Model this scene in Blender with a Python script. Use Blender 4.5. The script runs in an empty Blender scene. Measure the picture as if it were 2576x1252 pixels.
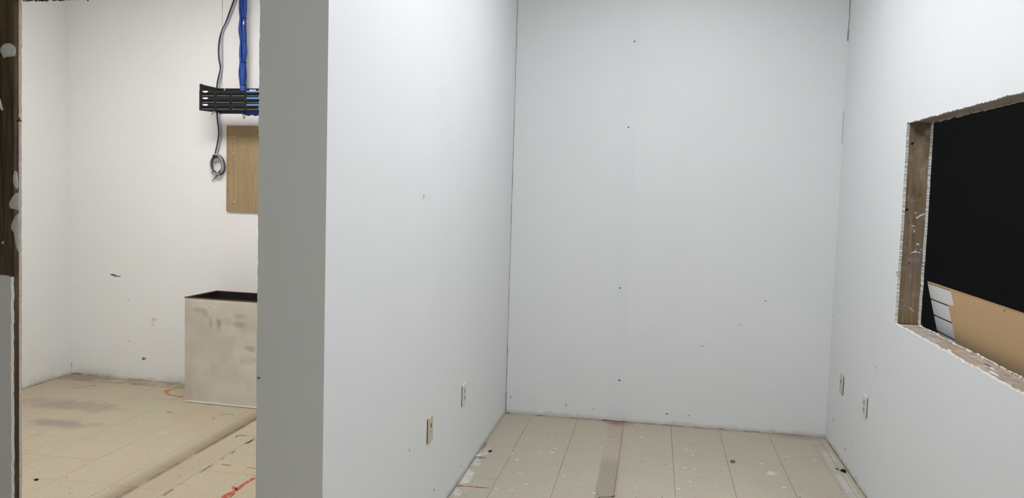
import bpy, bmesh, math, random
from mathutils import Vector, Matrix, noise as mnoise
from mathutils.geometry import tessellate_polygon
random.seed(7)
scene = bpy.context.scene
C = scene.collection

# ------------------------------------------------------------------ camera
IMG_W, IMG_H, FPX = 2576, 1252, 2093.93
YAW, PITCH, ROLL, CAM_H = 0.1689, 0.0758, 0.0299, 1.5284
cy, sy = math.cos(YAW), math.sin(YAW)
fwd = Vector((-sy*math.cos(PITCH), cy*math.cos(PITCH), -math.sin(PITCH)))
r0 = Vector((cy, sy, 0)); u0 = r0.cross(fwd)
rgt = r0*math.cos(ROLL) + u0*math.sin(ROLL)
upv = -r0*math.sin(ROLL) + u0*math.cos(ROLL)
CAM = Vector((0, 0, CAM_H))
cam_d = bpy.data.cameras.new('camera'); cam = bpy.data.objects.new('camera', cam_d); C.objects.link(cam)
cam_d.sensor_width = 36; cam_d.lens = FPX/IMG_W*36; cam_d.clip_start = 0.02
m = Matrix((rgt, upv, -fwd)).transposed().to_4x4(); m.translation = CAM
cam.matrix_world = m
scene.camera = cam

# ------------------------------------------------------------------ world, exposure
world = bpy.data.worlds.new('world'); scene.world = world; world.use_nodes = True
world.node_tree.nodes['Background'].inputs[0].default_value = (0.8, 0.85, 0.9, 1)
world.node_tree.nodes['Background'].inputs[1].default_value = 0.02
vs = scene.view_settings
vs.view_transform = 'Standard'; vs.look = 'None'; vs.gamma = 1.0; vs.exposure = 0.0; vs.use_curve_mapping = False
NOOK_LIGHT, NOOK_COL = 10.2, (0.935, 0.963, 1.0)
DEEP_FILL = 8.2
NEAR_FILL = 12.8
STORE_FILL = 8.0
LEFT_LIGHT, LEFT_COL = 23.3, (1.0, 0.993, 0.975)

# ------------------------------------------------------------------ sizes measured for the place (metres)
T = 0.3048                      # floor tile
XA, XR, YB = -0.9407, 1.1188, 5.4374   # nook: partition face, right wall face, back wall face
YP, XP0 = 2.2894, -1.1519       # front wall face, free end of the stub beside the partition
CEIL = 3.08
XPL = XA - 0.12                 # far face of the partition
XWL = -4.33                     # left wall of the side room
LW_A, LW_M = Vector((-4.33, 5.597, 0)), -0.066     # back wall of the side room: start and slope
LW_T = Vector((1, LW_M, 0)).normalized(); LW_N = Vector((LW_M, -1, 0)).normalized()   # along, towards the room
XB = XR + 0.115                 # storage side face of the right wall
def L(u, d, z):                 # point on (or d in front of) the side room's back wall
    return LW_A + LW_T*u + LW_N*d + Vector((0, 0, z))
def sight(x, y):
    return fwd + rgt*((x-IMG_W/2)/FPX) - upv*((y-IMG_H/2)/FPX)
def on(x, y, axis, val):        # where the line of sight through a photo point meets a plane of the place
    D = sight(x, y); t = (val-CAM[axis])/D[axis]; return CAM + D*t
def onwall(x, y, d=0.0):        # the same for the side room's back wall -> (u, z)
    D = sight(x, y); t = ((LW_A-CAM).dot(LW_N)+d)/D.dot(LW_N); p = CAM + D*t
    return (p-LW_A).dot(LW_T), p.z

# ------------------------------------------------------------------ material helpers
class NB:
    def __init__(s, name):
        s.m = bpy.data.materials.new(name); s.m.use_nodes = True
        s.t = s.m.node_tree; s.b = s.t.nodes['Principled BSDF']; s._pos = None
    def n(s, typ, **kw):
        o = s.t.nodes.new(typ)
        for k, v in kw.items(): setattr(o, k, v)
        return o
    def put(s, sock, v):
        if v is None: return
        if hasattr(v, 'is_output') or isinstance(v, bpy.types.NodeSocket): s.t.links.new(v, sock)
        else:
            if isinstance(v, (tuple, list)) and len(v) == 3 and sock.type == 'RGBA': v = (*v, 1)
            sock.default_value = v
    def pos(s):
        if s._pos is None: s._pos = s.n('ShaderNodeNewGeometry').outputs['Position']
        return s._pos
    def obj(s): return s.n('ShaderNodeTexCoord').outputs['Object']
    def xyz(s, v):
        o = s.n('ShaderNodeSeparateXYZ'); s.put(o.inputs[0], v); return o.outputs
    def math(s, op, a, b=None, c=None, clamp=False):
        o = s.n('ShaderNodeMath', operation=op, use_clamp=clamp)
        s.put(o.inputs[0], a); s.put(o.inputs[1], b); s.put(o.inputs[2], c); return o.outputs[0]
    def mapv(s, v, scale=(1, 1, 1), loc=(0, 0, 0), rot=(0, 0, 0)):
        o = s.n('ShaderNodeMapping'); s.put(o.inputs[0], v)
        o.inputs['Scale'].default_value = scale; o.inputs['Location'].default_value = loc; o.inputs['Rotation'].default_value = rot
        return o.outputs[0]
    def noise(s, v, scale, detail=4, rough=0.55, dist=0.0):
        o = s.n('ShaderNodeTexNoise'); s.put(o.inputs['Vector'], v)
        o.inputs['Scale'].default_value = scale; o.inputs['Detail'].default_value = detail
        o.inputs['Roughness'].default_value = rough; o.inputs['Distortion'].default_value = dist
        return o.outputs['Fac']
    def ss(s, v, a, b, lo=0.0, hi=1.0):         # smoothstep
        o = s.n('ShaderNodeMapRange', interpolation_type='SMOOTHSTEP'); s.put(o.inputs[0], v)
        o.inputs[1].default_value = a; o.inputs[2].default_value = b; o.inputs[3].default_value = lo; o.inputs[4].default_value = hi
        return o.outputs[0]
    def mix(s, f, a, b, blend='MIX'):
        o = s.n('ShaderNodeMix', data_type='RGBA', blend_type=blend)
        s.put(o.inputs[0], f); s.put(o.inputs[6], a); s.put(o.inputs[7], b); return o.outputs[2]
    def mul(s, *a):
        r = a[0]
        for q in a[1:]: r = s.math('MULTIPLY', r, q)
        return r
    def band(s, v, a, b, soft):                 # 1 between a and b
        return s.mul(s.ss(v, a-soft, a+soft), s.ss(v, b-soft, b+soft, 1, 0))
    def blob(s, X, Y, cx, cy_, rx, ry, wob=None, amt=0.5):   # soft stain
        dx = s.math('DIVIDE', s.math('SUBTRACT', X, cx), rx); dy = s.math('DIVIDE', s.math('SUBTRACT', Y, cy_), ry)
        d = s.math('SQRT', s.math('ADD', s.math('MULTIPLY', dx, dx), s.math('MULTIPLY', dy, dy)))
        if wob is not None: d = s.math('ADD', d, s.math('MULTIPLY', s.math('SUBTRACT', wob, 0.5), amt*2))
        return s.ss(d, 0.25, 1.0, 1, 0)
    def specks(s, v, scale, rad, keep, stretch=(1, 1, 1)):
        o = s.n('ShaderNodeTexVoronoi', voronoi_dimensions='2D'); s.put(o.inputs['Vector'], s.mapv(v, stretch)); o.inputs['Scale'].default_value = scale
        cc = s.n('ShaderNodeSeparateColor'); s.put(cc.inputs[0], o.outputs['Color'])
        size = s.math('MULTIPLY', s.math('ADD', cc.outputs[1], 0.35), rad*scale)
        near = s.math('LESS_THAN', o.outputs['Distance'], size)
        return s.mul(near, s.math('GREATER_THAN', cc.outputs[0], 1-keep))
    def bump(s, h, strength, dist):
        o = s.n('ShaderNodeBump'); s.put(o.inputs['Height'], h); o.inputs['Strength'].default_value = strength; o.inputs['Distance'].default_value = dist
        s.put(s.b.inputs['Normal'], o.outputs[0])
    def done(s, col=None, rough=0.6, spec=0.3, metal=0.0):
        s.put(s.b.inputs['Base Color'], col); s.put(s.b.inputs['Roughness'], rough)
        s.b.inputs['Specular IOR Level'].default_value = spec; s.b.inputs['Metallic'].default_value = metal
        return s.m
def plain(name, col, rough=0.6, spec=0.3, var=0.12, scale=30.0, metal=0.0):
    b = NB(name); f = b.noise(b.pos(), scale)
    c2 = tuple(max(0, x*(1-var)) for x in col); c1 = tuple(min(1, x*(1+var)) for x in col)
    return b.done(b.mix(f, c2, c1), rough, spec, metal)
def paint(name, col, grime=(0.50, 0.44, 0.34), grime_h=0.035, extra=None):
    b = NB(name); P = b.pos(); X, Y, Z = b.xyz(P)
    n1 = b.noise(P, 1.6, 3); n2 = b.noise(P, 9, 5)
    c = b.mix(n1, tuple(x*0.965 for x in col), tuple(min(1, x*1.025) for x in col))
    c = b.mix(b.math('MULTIPLY', b.ss(n2, 0.56, 0.75), 0.10), c, tuple(x*0.86 for x in col))
    # old adhesive and grime where a cove base was pulled off
    wob = b.noise(P, 14, 4)
    zz = b.math('ADD', Z, b.math('MULTIPLY', b.math('SUBTRACT', wob, 0.5), 0.05))
    c = b.mix(b.math('MULTIPLY', b.ss(zz, 0.004, grime_h, 1, 0), 0.55), c, grime)
    # fine dirt specks, denser low down
    cv = b.n('ShaderNodeCombineXYZ'); b.put(cv.inputs[0], b.math('ADD', X, Y)); b.put(cv.inputs[1], Z)
    sp = b.mul(b.specks(cv.outputs[0], 4.0, 0.0022, 0.35), b.ss(Z, 0.3, 1.0, 1, 0.0))
    c = b.mix(b.math('MULTIPLY', sp, 0.65), c, (0.16, 0.14, 0.12))
    if extra: c = extra(b, c, X, Y, Z)
    roll = b.noise(P, 140, 3)
    b.bump(b.math('ADD', roll, b.math('MULTIPLY', n2, 1.5)), 0.14, 0.0012)
    return b.done(c, 0.62, 0.25)
def wood(name, axis, c1, c2, c3=None, dust=0.0, dust_col=(0.62, 0.59, 0.54), ring=1.0):
    b = NB(name); P = b.pos()
    sc = [28, 28, 28]; sc[axis] = 1.6
    v = b.mapv(P, tuple(sc))
    g = b.noise(v, 1.5*ring, 5, 0.6, 0.6); g2 = b.noise(b.mapv(P, tuple(4*q for q in sc)), 1.2, 3, 0.6)
    c = b.mix(b.ss(g, 0.3, 0.7), c1, c2)
    c = b.mix(b.math('MULTIPLY', b.ss(g2, 0.5, 0.75), 0.5), c, tuple(x*0.6 for x in c1))
    big = b.noise(P, 5, 4)
    if c3: c = b.mix(b.ss(big, 0.45, 0.7), c, c3)
    if dust: c = b.mix(b.math('MULTIPLY', b.ss(b.noise(P, 22, 6, 0.65), 0.5, 0.68), dust), c, dust_col)
    b.bump(g, 0.35, 0.002)
    return b.done(c, 0.75, 0.2)

def tile_mat():
    b = NB('vinyl_tile'); P = b.pos(); X, Y, Z = b.xyz(P)
    rnd = b.n('ShaderNodeObjectInfo').outputs['Random']
    c = b.mix(b.math('MULTIPLY_ADD', rnd, 0.5, 0.25), (0.508, 0.455, 0.348), (0.482, 0.462, 0.345))
    pk = b.noise(b.mapv(P, (1, 0.8, 1), (5, 2, 0)), 5.5, 5, 0.6); c = b.mix(b.math('MULTIPLY', b.ss(pk, 0.4, 0.62), 0.7), c, (0.50, 0.412, 0.33)); c = b.mix(b.math('MULTIPLY', b.ss(pk, 0.5, 0.3), 0.6), c, (0.455, 0.435, 0.335))
    n1 = b.noise(P, 2.2, 4); c = b.mix(b.math('MULTIPLY', b.ss(n1, 0.35, 0.7), 0.5), c, (0.52, 0.455, 0.36))
    fine = b.noise(b.mapv(P, (1, 0.55, 1)), 95, 3, 0.7)                # streaky vinyl chips
    c = b.mix(b.math('MULTIPLY', b.ss(fine, 0.42, 0.72), 0.34), c, (0.33, 0.28, 0.215))
    c = b.mix(b.math('MULTIPLY', b.ss(fine, 0.45, 0.25), 0.25), c, (0.66, 0.61, 0.52))
    wob = b.noise(P, 7, 5, 0.6); wob2 = b.noise(P, 26, 5, 0.65)
    dark = (0.30, 0.25, 0.20)
    def over(mask, col, k): 
        nonlocal c
        c = b.mix(b.math('MULTIPLY', mask, k), c, col)
    Xw = b.math('ADD', X, b.math('MULTIPLY', b.math('SUBTRACT', wob2, 0.5), 0.016))
    # scar of a removed wall in the nook, pink adhesive near the back wall
    scar = b.band(Xw, -0.240, -0.132, 0.006)
    over(b.mul(scar, b.ss(Y, 4.75, 4.55)), (0.335, 0.285, 0.205), 0.8)
    over(b.mul(scar, b.ss(Y, 4.55, 4.75), b.ss(wob, 0.30, 0.62)), (0.46, 0.335, 0.28), 0.75)
    over(b.blob(X, Y, -0.18, 5.41, 0.13, 0.10, wob2, 0.6), (0.27, 0.14, 0.11), 0.75)
    over(b.mul(b.band(Xw, -0.145, -0.095, 0.01), b.ss(wob, 0.4, 0.6)), (0.47, 0.37, 0.31), 0.45)
    # wall scar in the side room
    over(b.mul(b.ss(Xw, -2.585, -2.46), b.ss(Xw, -2.425, -2.44), b.ss(Y, 5.3, 4.9)), (0.25, 0.195, 0.14), b.math('MULTIPLY_ADD', wob, 0.7, 0.38))
    over(b.mul(b.band(Xw, -2.462, -2.440, 0.006), b.ss(wob, 0.35, 0.55)), (0.12, 0.10, 0.08), 0.7)
    over(b.mul(b.band(Xw, -2.44, -2.30, 0.02), b.ss(Y, 4.6, 3.9)), (0.43, 0.345, 0.28), 0.5)
    over(b.mul(b.band(Xw, -2.272, -2.258, 0.004), b.ss(wob, 0.5, 0.56)), (0.12, 0.10, 0.08), 0.8)
    # grey smudges of the side room
    over(b.blob(X, Y, -3.76, 4.83, 0.5, 0.16, wob, 0.9), (0.33, 0.29, 0.26), 0.75)
    over(b.blob(X, Y, -3.52, 4.45, 0.3, 0.13, wob, 0.9), (0.30, 0.27, 0.24), 0.8)
    over(b.blob(X, Y, -4.05, 5.35, 0.3, 0.2, wob, 0.5), (0.42, 0.34, 0.28), 0.5)
    over(b.blob(X, Y, 0.95, 5.40, 0.22, 0.09, wob2, 0.5), (0.33, 0.25, 0.20), 0.6)
    # plaster dust along the nook walls
    dust = b.ss(wob, 0.47, 0.58)
    over(b.mul(b.band(Xw, -0.93, -0.888, 0.006), dust, b.ss(Y, 4.75, 4.5)), (0.74, 0.74, 0.76), 0.75)
    over(b.mul(b.band(Xw, 1.035, 1.095, 0.008), b.ss(Y, 5.2, 5.05), b.ss(wob, 0.35, 0.6)), (0.66, 0.655, 0.64), 0.55)
    over(b.mul(b.band(Xw, 1.005, 1.03, 0.008), b.ss(wob, 0.42, 0.56)), (0.36, 0.33, 0.27), 0.5)
    # wear
    over(b.ss(b.noise(P, 4.5, 6, 0.65), 0.56, 0.74), (0.42, 0.37, 0.30), 0.35)
    # grime in the joint against the back wall
    over(b.mul(b.ss(b.math('ADD', Y, b.math('MULTIPLY', wob2, 0.03)), 5.425, 5.445), b.ss(wob, 0.38, 0.55)), (0.22, 0.18, 0.14), 0.6)
    wv = b.n('ShaderNodeVectorMath', operation='ADD'); nz = b.n('ShaderNodeTexNoise'); b.put(nz.inputs['Vector'], P); nz.inputs['Scale'].default_value = 130; nsc = b.n('ShaderNodeVectorMath', operation='SCALE'); b.put(nsc.inputs[0], nz.outputs['Color']); nsc.inputs['Scale'].default_value = 0.010; b.put(wv.inputs[0], P); b.put(wv.inputs[1], nsc.outputs[0]); PW = wv.outputs[0]
    over(b.specks(PW, 6.0, 0.0040, 0.42), (0.07, 0.06, 0.05), 0.9); over(b.specks(b.mapv(PW, (1, 1, 1), (1.3, 4.1, 0)), 11.0, 0.0022, 0.5), (0.12, 0.10, 0.08), 0.7)
    nook = b.math('GREATER_THAN', X, -1.2)
    wht = b.math('MAXIMUM', b.specks(b.mapv(PW, (1, 1, 1), (3.3, 1.7, 0)), 6.0, 0.0055, 0.38, (0.7, 1, 1)), b.specks(b.mapv(PW, (1, 1, 1), (7.3, 2.7, 0)), 13.0, 0.0026, 0.5))
    over(b.mul(wht, b.math('MULTIPLY_ADD', nook, 0.6, 0.4)), (0.86, 0.85, 0.82), 0.8)
    c = b.mix(b.ss(X, -1.1, -1.0, 1, 0), c, (0.90, 0.865, 0.80), 'MULTIPLY')      # the side room's floor is yellower
    b.bump(fine, 0.1, 0.001)
    rough = b.math('MULTIPLY_ADD', n1, 0.2, 0.42)
    return b.done(c, rough, 0.35)

def nook_extra(b, c, X, Y, Z):     # the taped board joint of the nook's back wall
    w = b.noise(b.pos(), 3, 3)
    Xw = b.math('ADD', X, b.math('MULTIPLY', b.math('SUBTRACT', w, 0.5), 0.02))
    c = b.mix(b.math('MULTIPLY', b.band(Xw, -0.25, -0.15, 0.004), 0.35), c, (0.74, 0.77, 0.78))
    ln = b.mul(b.band(Xw, -0.152, -0.149, 0.001), b.ss(Z, 0.9, 1.6))
    return b.mix(b.math('MULTIPLY', ln, 0.15), c, (0.5, 0.52, 0.53))
def left_extra(b, c, X, Y, Z):     # scuffs and grime of the side room
    w = b.noise(b.pos(), 18, 4)
    g = b.mul(b.ss(b.math('ADD', Z, b.math('MULTIPLY', w, 0.05)), 0.12, 0.02), b.ss(b.noise(b.pos(), 4, 3), 0.4, 0.6))
    c = b.mix(b.math('MULTIPLY', g, 0.45), c, (0.36, 0.37, 0.34))
    c = b.mix(b.math('MULTIPLY', b.blob(X, Z, -3.61, 0.465, 0.035, 0.02, w, 0.7), 0.5), c, (0.42, 0.39, 0.34))
    return b.mix(b.math('MULTIPLY', b.blob(X, Z, -3.62, 0.43, 0.02, 0.03, w, 0.8), 0.35), c, (0.42, 0.39, 0.34))
MAT = {}
MAT['paint'] = paint('white_wall_paint', (0.80, 0.81, 0.815))
MAT['paint_back'] = paint('white_wall_paint_taped', (0.79, 0.80, 0.80), extra=nook_extra)
MAT['paint_left'] = paint('warm_white_wall_paint', (0.80, 0.80, 0.79), extra=left_extra)
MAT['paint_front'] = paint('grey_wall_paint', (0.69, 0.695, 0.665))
MAT['paint_panel'] = paint('pinkish_white_board', (0.81, 0.785, 0.785))
MAT['ceil'] = plain('ceiling_white', (0.78, 0.78, 0.77), 0.9, 0.1, 0.03, 6)
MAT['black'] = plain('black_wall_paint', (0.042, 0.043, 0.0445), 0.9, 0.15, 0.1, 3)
MAT['gyp'] = plain('gypsum_edge', (0.70, 0.685, 0.655), 0.95, 0.1, 0.35, 160)
MAT['gyp_pink'] = plain('gypsum_edge_old', (0.66, 0.59, 0.56), 0.95, 0.1, 0.25, 90)
MAT['wood_jamb'] = wood('old_stud_wood', 2, (0.042, 0.027, 0.015), (0.15, 0.105, 0.06), (0.05, 0.035, 0.022))
MAT['wood_win'] = wood('window_stud_wood', 2, (0.165, 0.11, 0.055), (0.34, 0.25, 0.155), (0.235, 0.185, 0.145), dust=0.22)
MAT['wood_head'] = wood('window_header_wood', 1, (0.30, 0.265, 0.215), (0.46, 0.42, 0.36), dust=0.4)
MAT['wood_sill'] = wood('window_sill_wood', 1, (0.34, 0.27, 0.21), (0.52, 0.43, 0.35), dust=0.9)
MAT['crack'] = plain('dark_crack', (0.21, 0.18, 0.15), 0.95, 0.05, 0.4, 60)
MAT['crack_soft'] = plain('grey_crack', (0.33, 0.33, 0.33), 0.95, 0.05, 0.3, 60)
MAT['hole'] = plain('hole_black', (0.02, 0.02, 0.02), 0.95, 0.05)
MAT['scuff'] = plain('scuff_grey', (0.17, 0.16, 0.145), 0.9, 0.1, 0.5, 120)
MAT['plaster'] = plain('plaster_white', (0.74, 0.73, 0.71), 0.95, 0.1, 0.15, 60)
MAT['plaster_grey'] = plain('plaster_grey', (0.60, 0.59, 0.54), 0.95, 0.1, 0.2, 60)
MAT['dust'] = plain('pale_plaster_dust', (0.66, 0.635, 0.585), 0.9, 0.1, 0.2, 70)
b = NB('tile_joint_dirt'); P = b.pos(); c = b.mix(b.ss(b.noise(P, 2.3, 4, 0.6), 0.42, 0.6), (0.15, 0.115, 0.08), (0.36, 0.30, 0.225))
MAT['sub'] = b.done(c, 0.9, 0.1)
MAT['tile'] = tile_mat()
def worn(name, col):
    b = NB(name); f = b.noise(b.pos(), 45, 5, 0.65); return b.done(b.mix(b.ss(f, 0.50, 0.66), col, (0.48, 0.40, 0.31)), 0.7, 0.2)
MAT['red'] = worn('red_marking_paint', (0.40, 0.085, 0.045)); MAT['orange'] = worn('orange_marking_paint', (0.42, 0.15, 0.045))
MAT['rust'] = plain('rust_stain', (0.17, 0.075, 0.05), 0.8, 0.2, 0.3, 80)

# ------------------------------------------------------------------ mesh helpers
def mesh(name, verts, faces, mats, parent=None, mi=None, smooth=False):
    me = bpy.data.meshes.new(name); me.from_pydata([tuple(v) for v in verts], [], faces)
    if not isinstance(mats, (list, tuple)): mats = [mats]
    for q in mats: me.materials.append(q)
    if mi: me.polygons.foreach_set('material_index', mi)
    if smooth: me.polygons.foreach_set('use_smooth', [True]*len(me.polygons))
    me.update()
    bm = bmesh.new(); bm.from_mesh(me); bmesh.ops.recalc_face_normals(bm, faces=bm.faces); bm.to_mesh(me); bm.free()
    o = bpy.data.objects.new(name, me); C.objects.link(o)
    if parent is not None:
        o.parent = parent; o.matrix_parent_inverse = Matrix.Translation(-parent.location)
    return o
def tag(o, label=None, cat=None, group=None, kind=None):
    for k, v in (('label', label), ('category', cat), ('group', group), ('kind', kind)):
        if v: o[k] = v
    return o
def empty(name, loc, label=None, cat=None, group=None, kind=None):
    o = bpy.data.objects.new(name, None); C.objects.link(o); o.location = loc; o.empty_display_size = 0.05
    return tag(o, label, cat, group, kind)
BOXF = [(0, 3, 2, 1), (4, 5, 6, 7), (0, 1, 5, 4), (1, 2, 6, 5), (2, 3, 7, 6), (3, 0, 4, 7)]
def boxv(x0, x1, y0, y1, z0, z1, fr=None):
    v = [(x0, y0, z0), (x1, y0, z0), (x1, y1, z0), (x0, y1, z0), (x0, y0, z1), (x1, y0, z1), (x1, y1, z1), (x0, y1, z1)]
    return [fr(*q) for q in v] if fr else v
def box(name, x0, x1, y0, y1, z0, z1, mat, parent=None, fr=None, bevel=0.0, mi=None):
    o = mesh(name, boxv(x0, x1, y0, y1, z0, z1, fr), BOXF, mat, parent, mi)
    if bevel:
        bm = bmesh.new(); bm.from_mesh(o.data)
        bmesh.ops.bevel(bm, geom=bm.edges[:], offset=bevel, segments=2, affect='EDGES', profile=0.6)
        bm.to_mesh(o.data); bm.free()
    return o
def boxes(name, lst, mat, parent=None, fr=None):
    V, F = [], []
    for b in lst:
        k = len(V); V += boxv(*b, fr); F += [tuple(i+k for i in f) for f in BOXF]
    return mesh(name, V, F, mat, parent)
def jag(a, b, step=0.01, amp=0.003, seed=0):
    rr = random.Random(seed); a, b = Vector(a), Vector(b); n = max(1, int((b-a).length/step)); d = (b-a).normalized(); nrm = Vector((-d.y, d.x))
    out = [tuple(a)]; ln = (b-a).length
    for i in range(1, n):
        t = (i + rr.uniform(-.4, .4))/n; q = t*ln
        w = mnoise.noise(Vector((q*14, seed*3.1, 0)))*1.1 + mnoise.noise(Vector((q*45, seed*5.7, 3)))*0.8 + rr.uniform(-.5, .5)*(2.2 if rr.random() < 0.15 else 1.0)
        out.append(tuple(a + (b-a)*t + nrm*(w*amp)))
    return out
def sheet(name, outer, holes, to3, th, mats, parent=None):
    """board outline (u,v) with holes, to3(u,v,depth); materials: face, cut edge"""
    loops = [outer] + list(holes); flat = [p for l in loops for p in l]; n = len(flat)
    tris = tessellate_polygon([[Vector((p[0], p[1], 0)) for p in l] for l in loops])
    V = [to3(p[0], p[1], 0) for p in flat] + [to3(p[0], p[1], th) for p in flat]
    F = [tuple(t) for t in tris] + [tuple(i+n for i in reversed(t)) for t in tris]; mi = [0]*len(F)
    k = 0
    for l in loops:
        for i in range(len(l)):
            a, b2 = k+i, k+(i+1) % len(l); F.append((a, b2, b2+n, a+n)); mi.append(1)
        k += len(l)
    return mesh(name, V, F, mats, parent, mi)
def smooth_path(pts, n=6):
    P = [Vector(p) for p in pts]; out = []
    for i in range(len(P)-1):
        p0, p1, p2, p3 = P[max(i-1, 0)], P[i], P[i+1], P[min(i+2, len(P)-1)]
        for k in range(n):
            t = k/n; t2, t3 = t*t, t*t*t
            out.append(0.5*((2*p1) + (p2-p0)*t + (2*p0-5*p1+4*p2-p3)*t2 + (3*p1-p0-3*p2+p3)*t3))
    out.append(P[-1]); return out
def tubevf(pts, rad, seg=8):
    V, F = [], []; N = len(pts); ref = Vector((0.3, 0.9, 0.2)).normalized()
    for i, p in enumerate(pts):
        d = (pts[min(i+1, N-1)]-pts[max(i-1, 0)])
        d = d.normalized() if d.length > 1e-9 else Vector((0, 0, 1))
        a = d.cross(ref); 
        if a.length < 1e-3: a = d.cross(Vector((1, 0, 0)))
        a.normalize(); b2 = d.cross(a); rr = rad(i/(N-1)) if callable(rad) else rad
        for s in range(seg):
            t = 2*math.pi*s/seg; V.append(p + a*(math.cos(t)*rr) + b2*(math.sin(t)*rr))
    for i in range(N-1):
        for s in range(seg):
            F.append((i*seg+s, i*seg+(s+1) % seg, (i+1)*seg+(s+1) % seg, (i+1)*seg+s))
    F.append(tuple(range(seg))[::-1]); F.append(tuple((N-1)*seg+s for s in range(seg)))
    return V, F
def tube(name, pts, rad, mat, parent=None, seg=8, n=6):
    V, F = tubevf(smooth_path(pts, n), rad, seg); return mesh(name, V, F, mat, parent, smooth=True)
def tubes(name, paths, rad, mat, parent=None, seg=6, n=5):
    V, F = [], []
    for p in paths:
        v, f = tubevf(smooth_path(p, n), rad, seg); k = len(V); V += v; F += [tuple(i+k for i in q) for q in f]
    return mesh(name, V, F, mat, parent, smooth=True)
def patch(name, outline, to3, th, mat, parent=None, dome=0.0):
    """small irregular flat mark or lump: outline in (u,v)"""
    if 6 <= len(outline) <= 12:          # round the corners
        o2 = []
        for i, p in enumerate(outline):
            q = outline[(i+1) % len(outline)]; o2 += [(p[0]*.78+q[0]*.22, p[1]*.78+q[1]*.22), (p[0]*.22+q[0]*.78, p[1]*.22+q[1]*.78)]
        outline = o2
    n = len(outline); cx = sum(p[0] for p in outline)/n; cy2 = sum(p[1] for p in outline)/n
    V = [to3(p[0], p[1], 0) for p in outline] + [to3(cx+(p[0]-cx)*0.8, cy2+(p[1]-cy2)*0.8, th) for p in outline] + [to3(cx, cy2, th+dome)]
    F = []
    for i in range(n):
        j = (i+1) % n; F.append((i, j, n+j, n+i)); F.append((n+i, n+j, 2*n))
    return mesh(name, V, F, mat, parent)
def lump(cx, cy2, rx, ry, n=9, seed=0, rough=0.3, rot=0.0):
    rr = random.Random(seed); out = []
    for i in range(n):
        t = 2*math.pi*i/n; k = 1+rr.uniform(-rough, rough); x, y = rx*k*math.cos(t), ry*k*math.sin(t)
        out.append((cx+x*math.cos(rot)-y*math.sin(rot), cy2+x*math.sin(rot)+y*math.cos(rot)))
    return out
# surface frames: (u, v, height above surface) -> world
F_floor = lambda u, v, h: Vector((u, v, 0.0004+h))
F_back = lambda u, v, h: Vector((u, YB-0.0003-h, v))
F_part = lambda u, v, h: Vector((XA+0.0003+h, u, v))
F_right = lambda u, v, h: Vector((XR-0.0003-h, u, v))
F_left = lambda u, v, h: L(u, 0.0003+h, v)
def F_y(y0): return lambda u, v, h: Vector((u, y0-0.0003-h, v))

# ------------------------------------------------------------------ the setting
floor = box('floor', -4.6, 3.4, -2.2, 5.9, -0.12, -0.0032, MAT['sub']); tag(floor, kind='structure')
def tilev(x0, x1, y0, y1):
    e = 0.0009
    V = [(x0, y0, -0.0033), (x1, y0, -0.0033), (x1, y1, -0.0033), (x0, y1, -0.0033),
         (x0, y0, -0.0009), (x1, y0, -0.0009), (x1, y1, -0.0009), (x0, y1, -0.0009),
         (x0+e, y0+e, 0), (x1-e, y0+e, 0), (x1-e, y1-e, 0), (x0+e, y1-e, 0)]
    F = [(8, 9, 10, 11)]
    for i in range(4):
        j = (i+1) % 4; F += [(i, j, j+4, i+4), (i+4, j+4, j+8, i+8)]
    return V, F
GAP = 0.0009
V, F = tilev(-T/2+GAP, T/2-GAP, -T/2+GAP, T/2-GAP)
full_tile = mesh('tile', V, F, MAT['tile'], floor)
first = [True]
def lay(x0, y0, bx0, bx1, by0, by1, rest):
    """tiles on the grid through (x0,y0), cut to the room"""
    for i in range(math.floor((bx0-x0)/T), math.ceil((bx1-x0)/T)):
        for j in range(math.floor((by0-y0)/T), math.ceil((by1-y0)/T)):
            tx0, tx1, ty0, ty1 = x0+i*T+GAP, x0+(i+1)*T-GAP, y0+j*T+GAP, y0+(j+1)*T-GAP
            cx0, cx1, cy0, cy1 = max(tx0, bx0), min(tx1, bx1), max(ty0, by0), min(ty1, by1)
            if cx1-cx0 < 0.012 or cy1-cy0 < 0.012: continue
            dz = random.uniform(-0.0004, 0.0003)
            if rest is not None:
                v, f = tilev(cx0, cx1, cy0, cy1); k = len(rest[0]); rest[0].extend(v); rest[1].extend(tuple(q+k for q in ff) for ff in f); continue
            if (cx0, cx1, cy0, cy1) == (tx0, tx1, ty0, ty1):
                if first[0]: o = full_tile; first[0] = False
                else: o = full_tile.copy(); C.objects.link(o); o.parent = floor
                o.location = ((tx0+tx1)/2, (ty0+ty1)/2, dz)
            else:
                mx, my = (cx0+cx1)/2, (cy0+cy1)/2
                v, f = tilev(cx0-mx, cx1-mx, cy0-my, cy1-my); o = mesh('tile', v, f, MAT['tile'], floor); o.location = (mx, my, dz)
lay(-0.755, 4.1703, XA+0.002, XR-0.002, YP, YB-0.002, None)
lay(-0.755, 4.222, XWL+0.004, XPL-0.002, YP+0.05, 5.59, None)
rest = ([], [])
lay(-0.755, 4.1703, -4.4, XR-0.002, -2.0, YP, rest); lay(-0.755, 4.1703, XB, 3.2, -1.0, YB, rest)
lay(-0.755, 4.222, XPL, XA, YP+0.05, YP+0.06, rest)
tag(mesh('tile_field', rest[0], rest[1], MAT['tile'], floor), kind='stuff')

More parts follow.
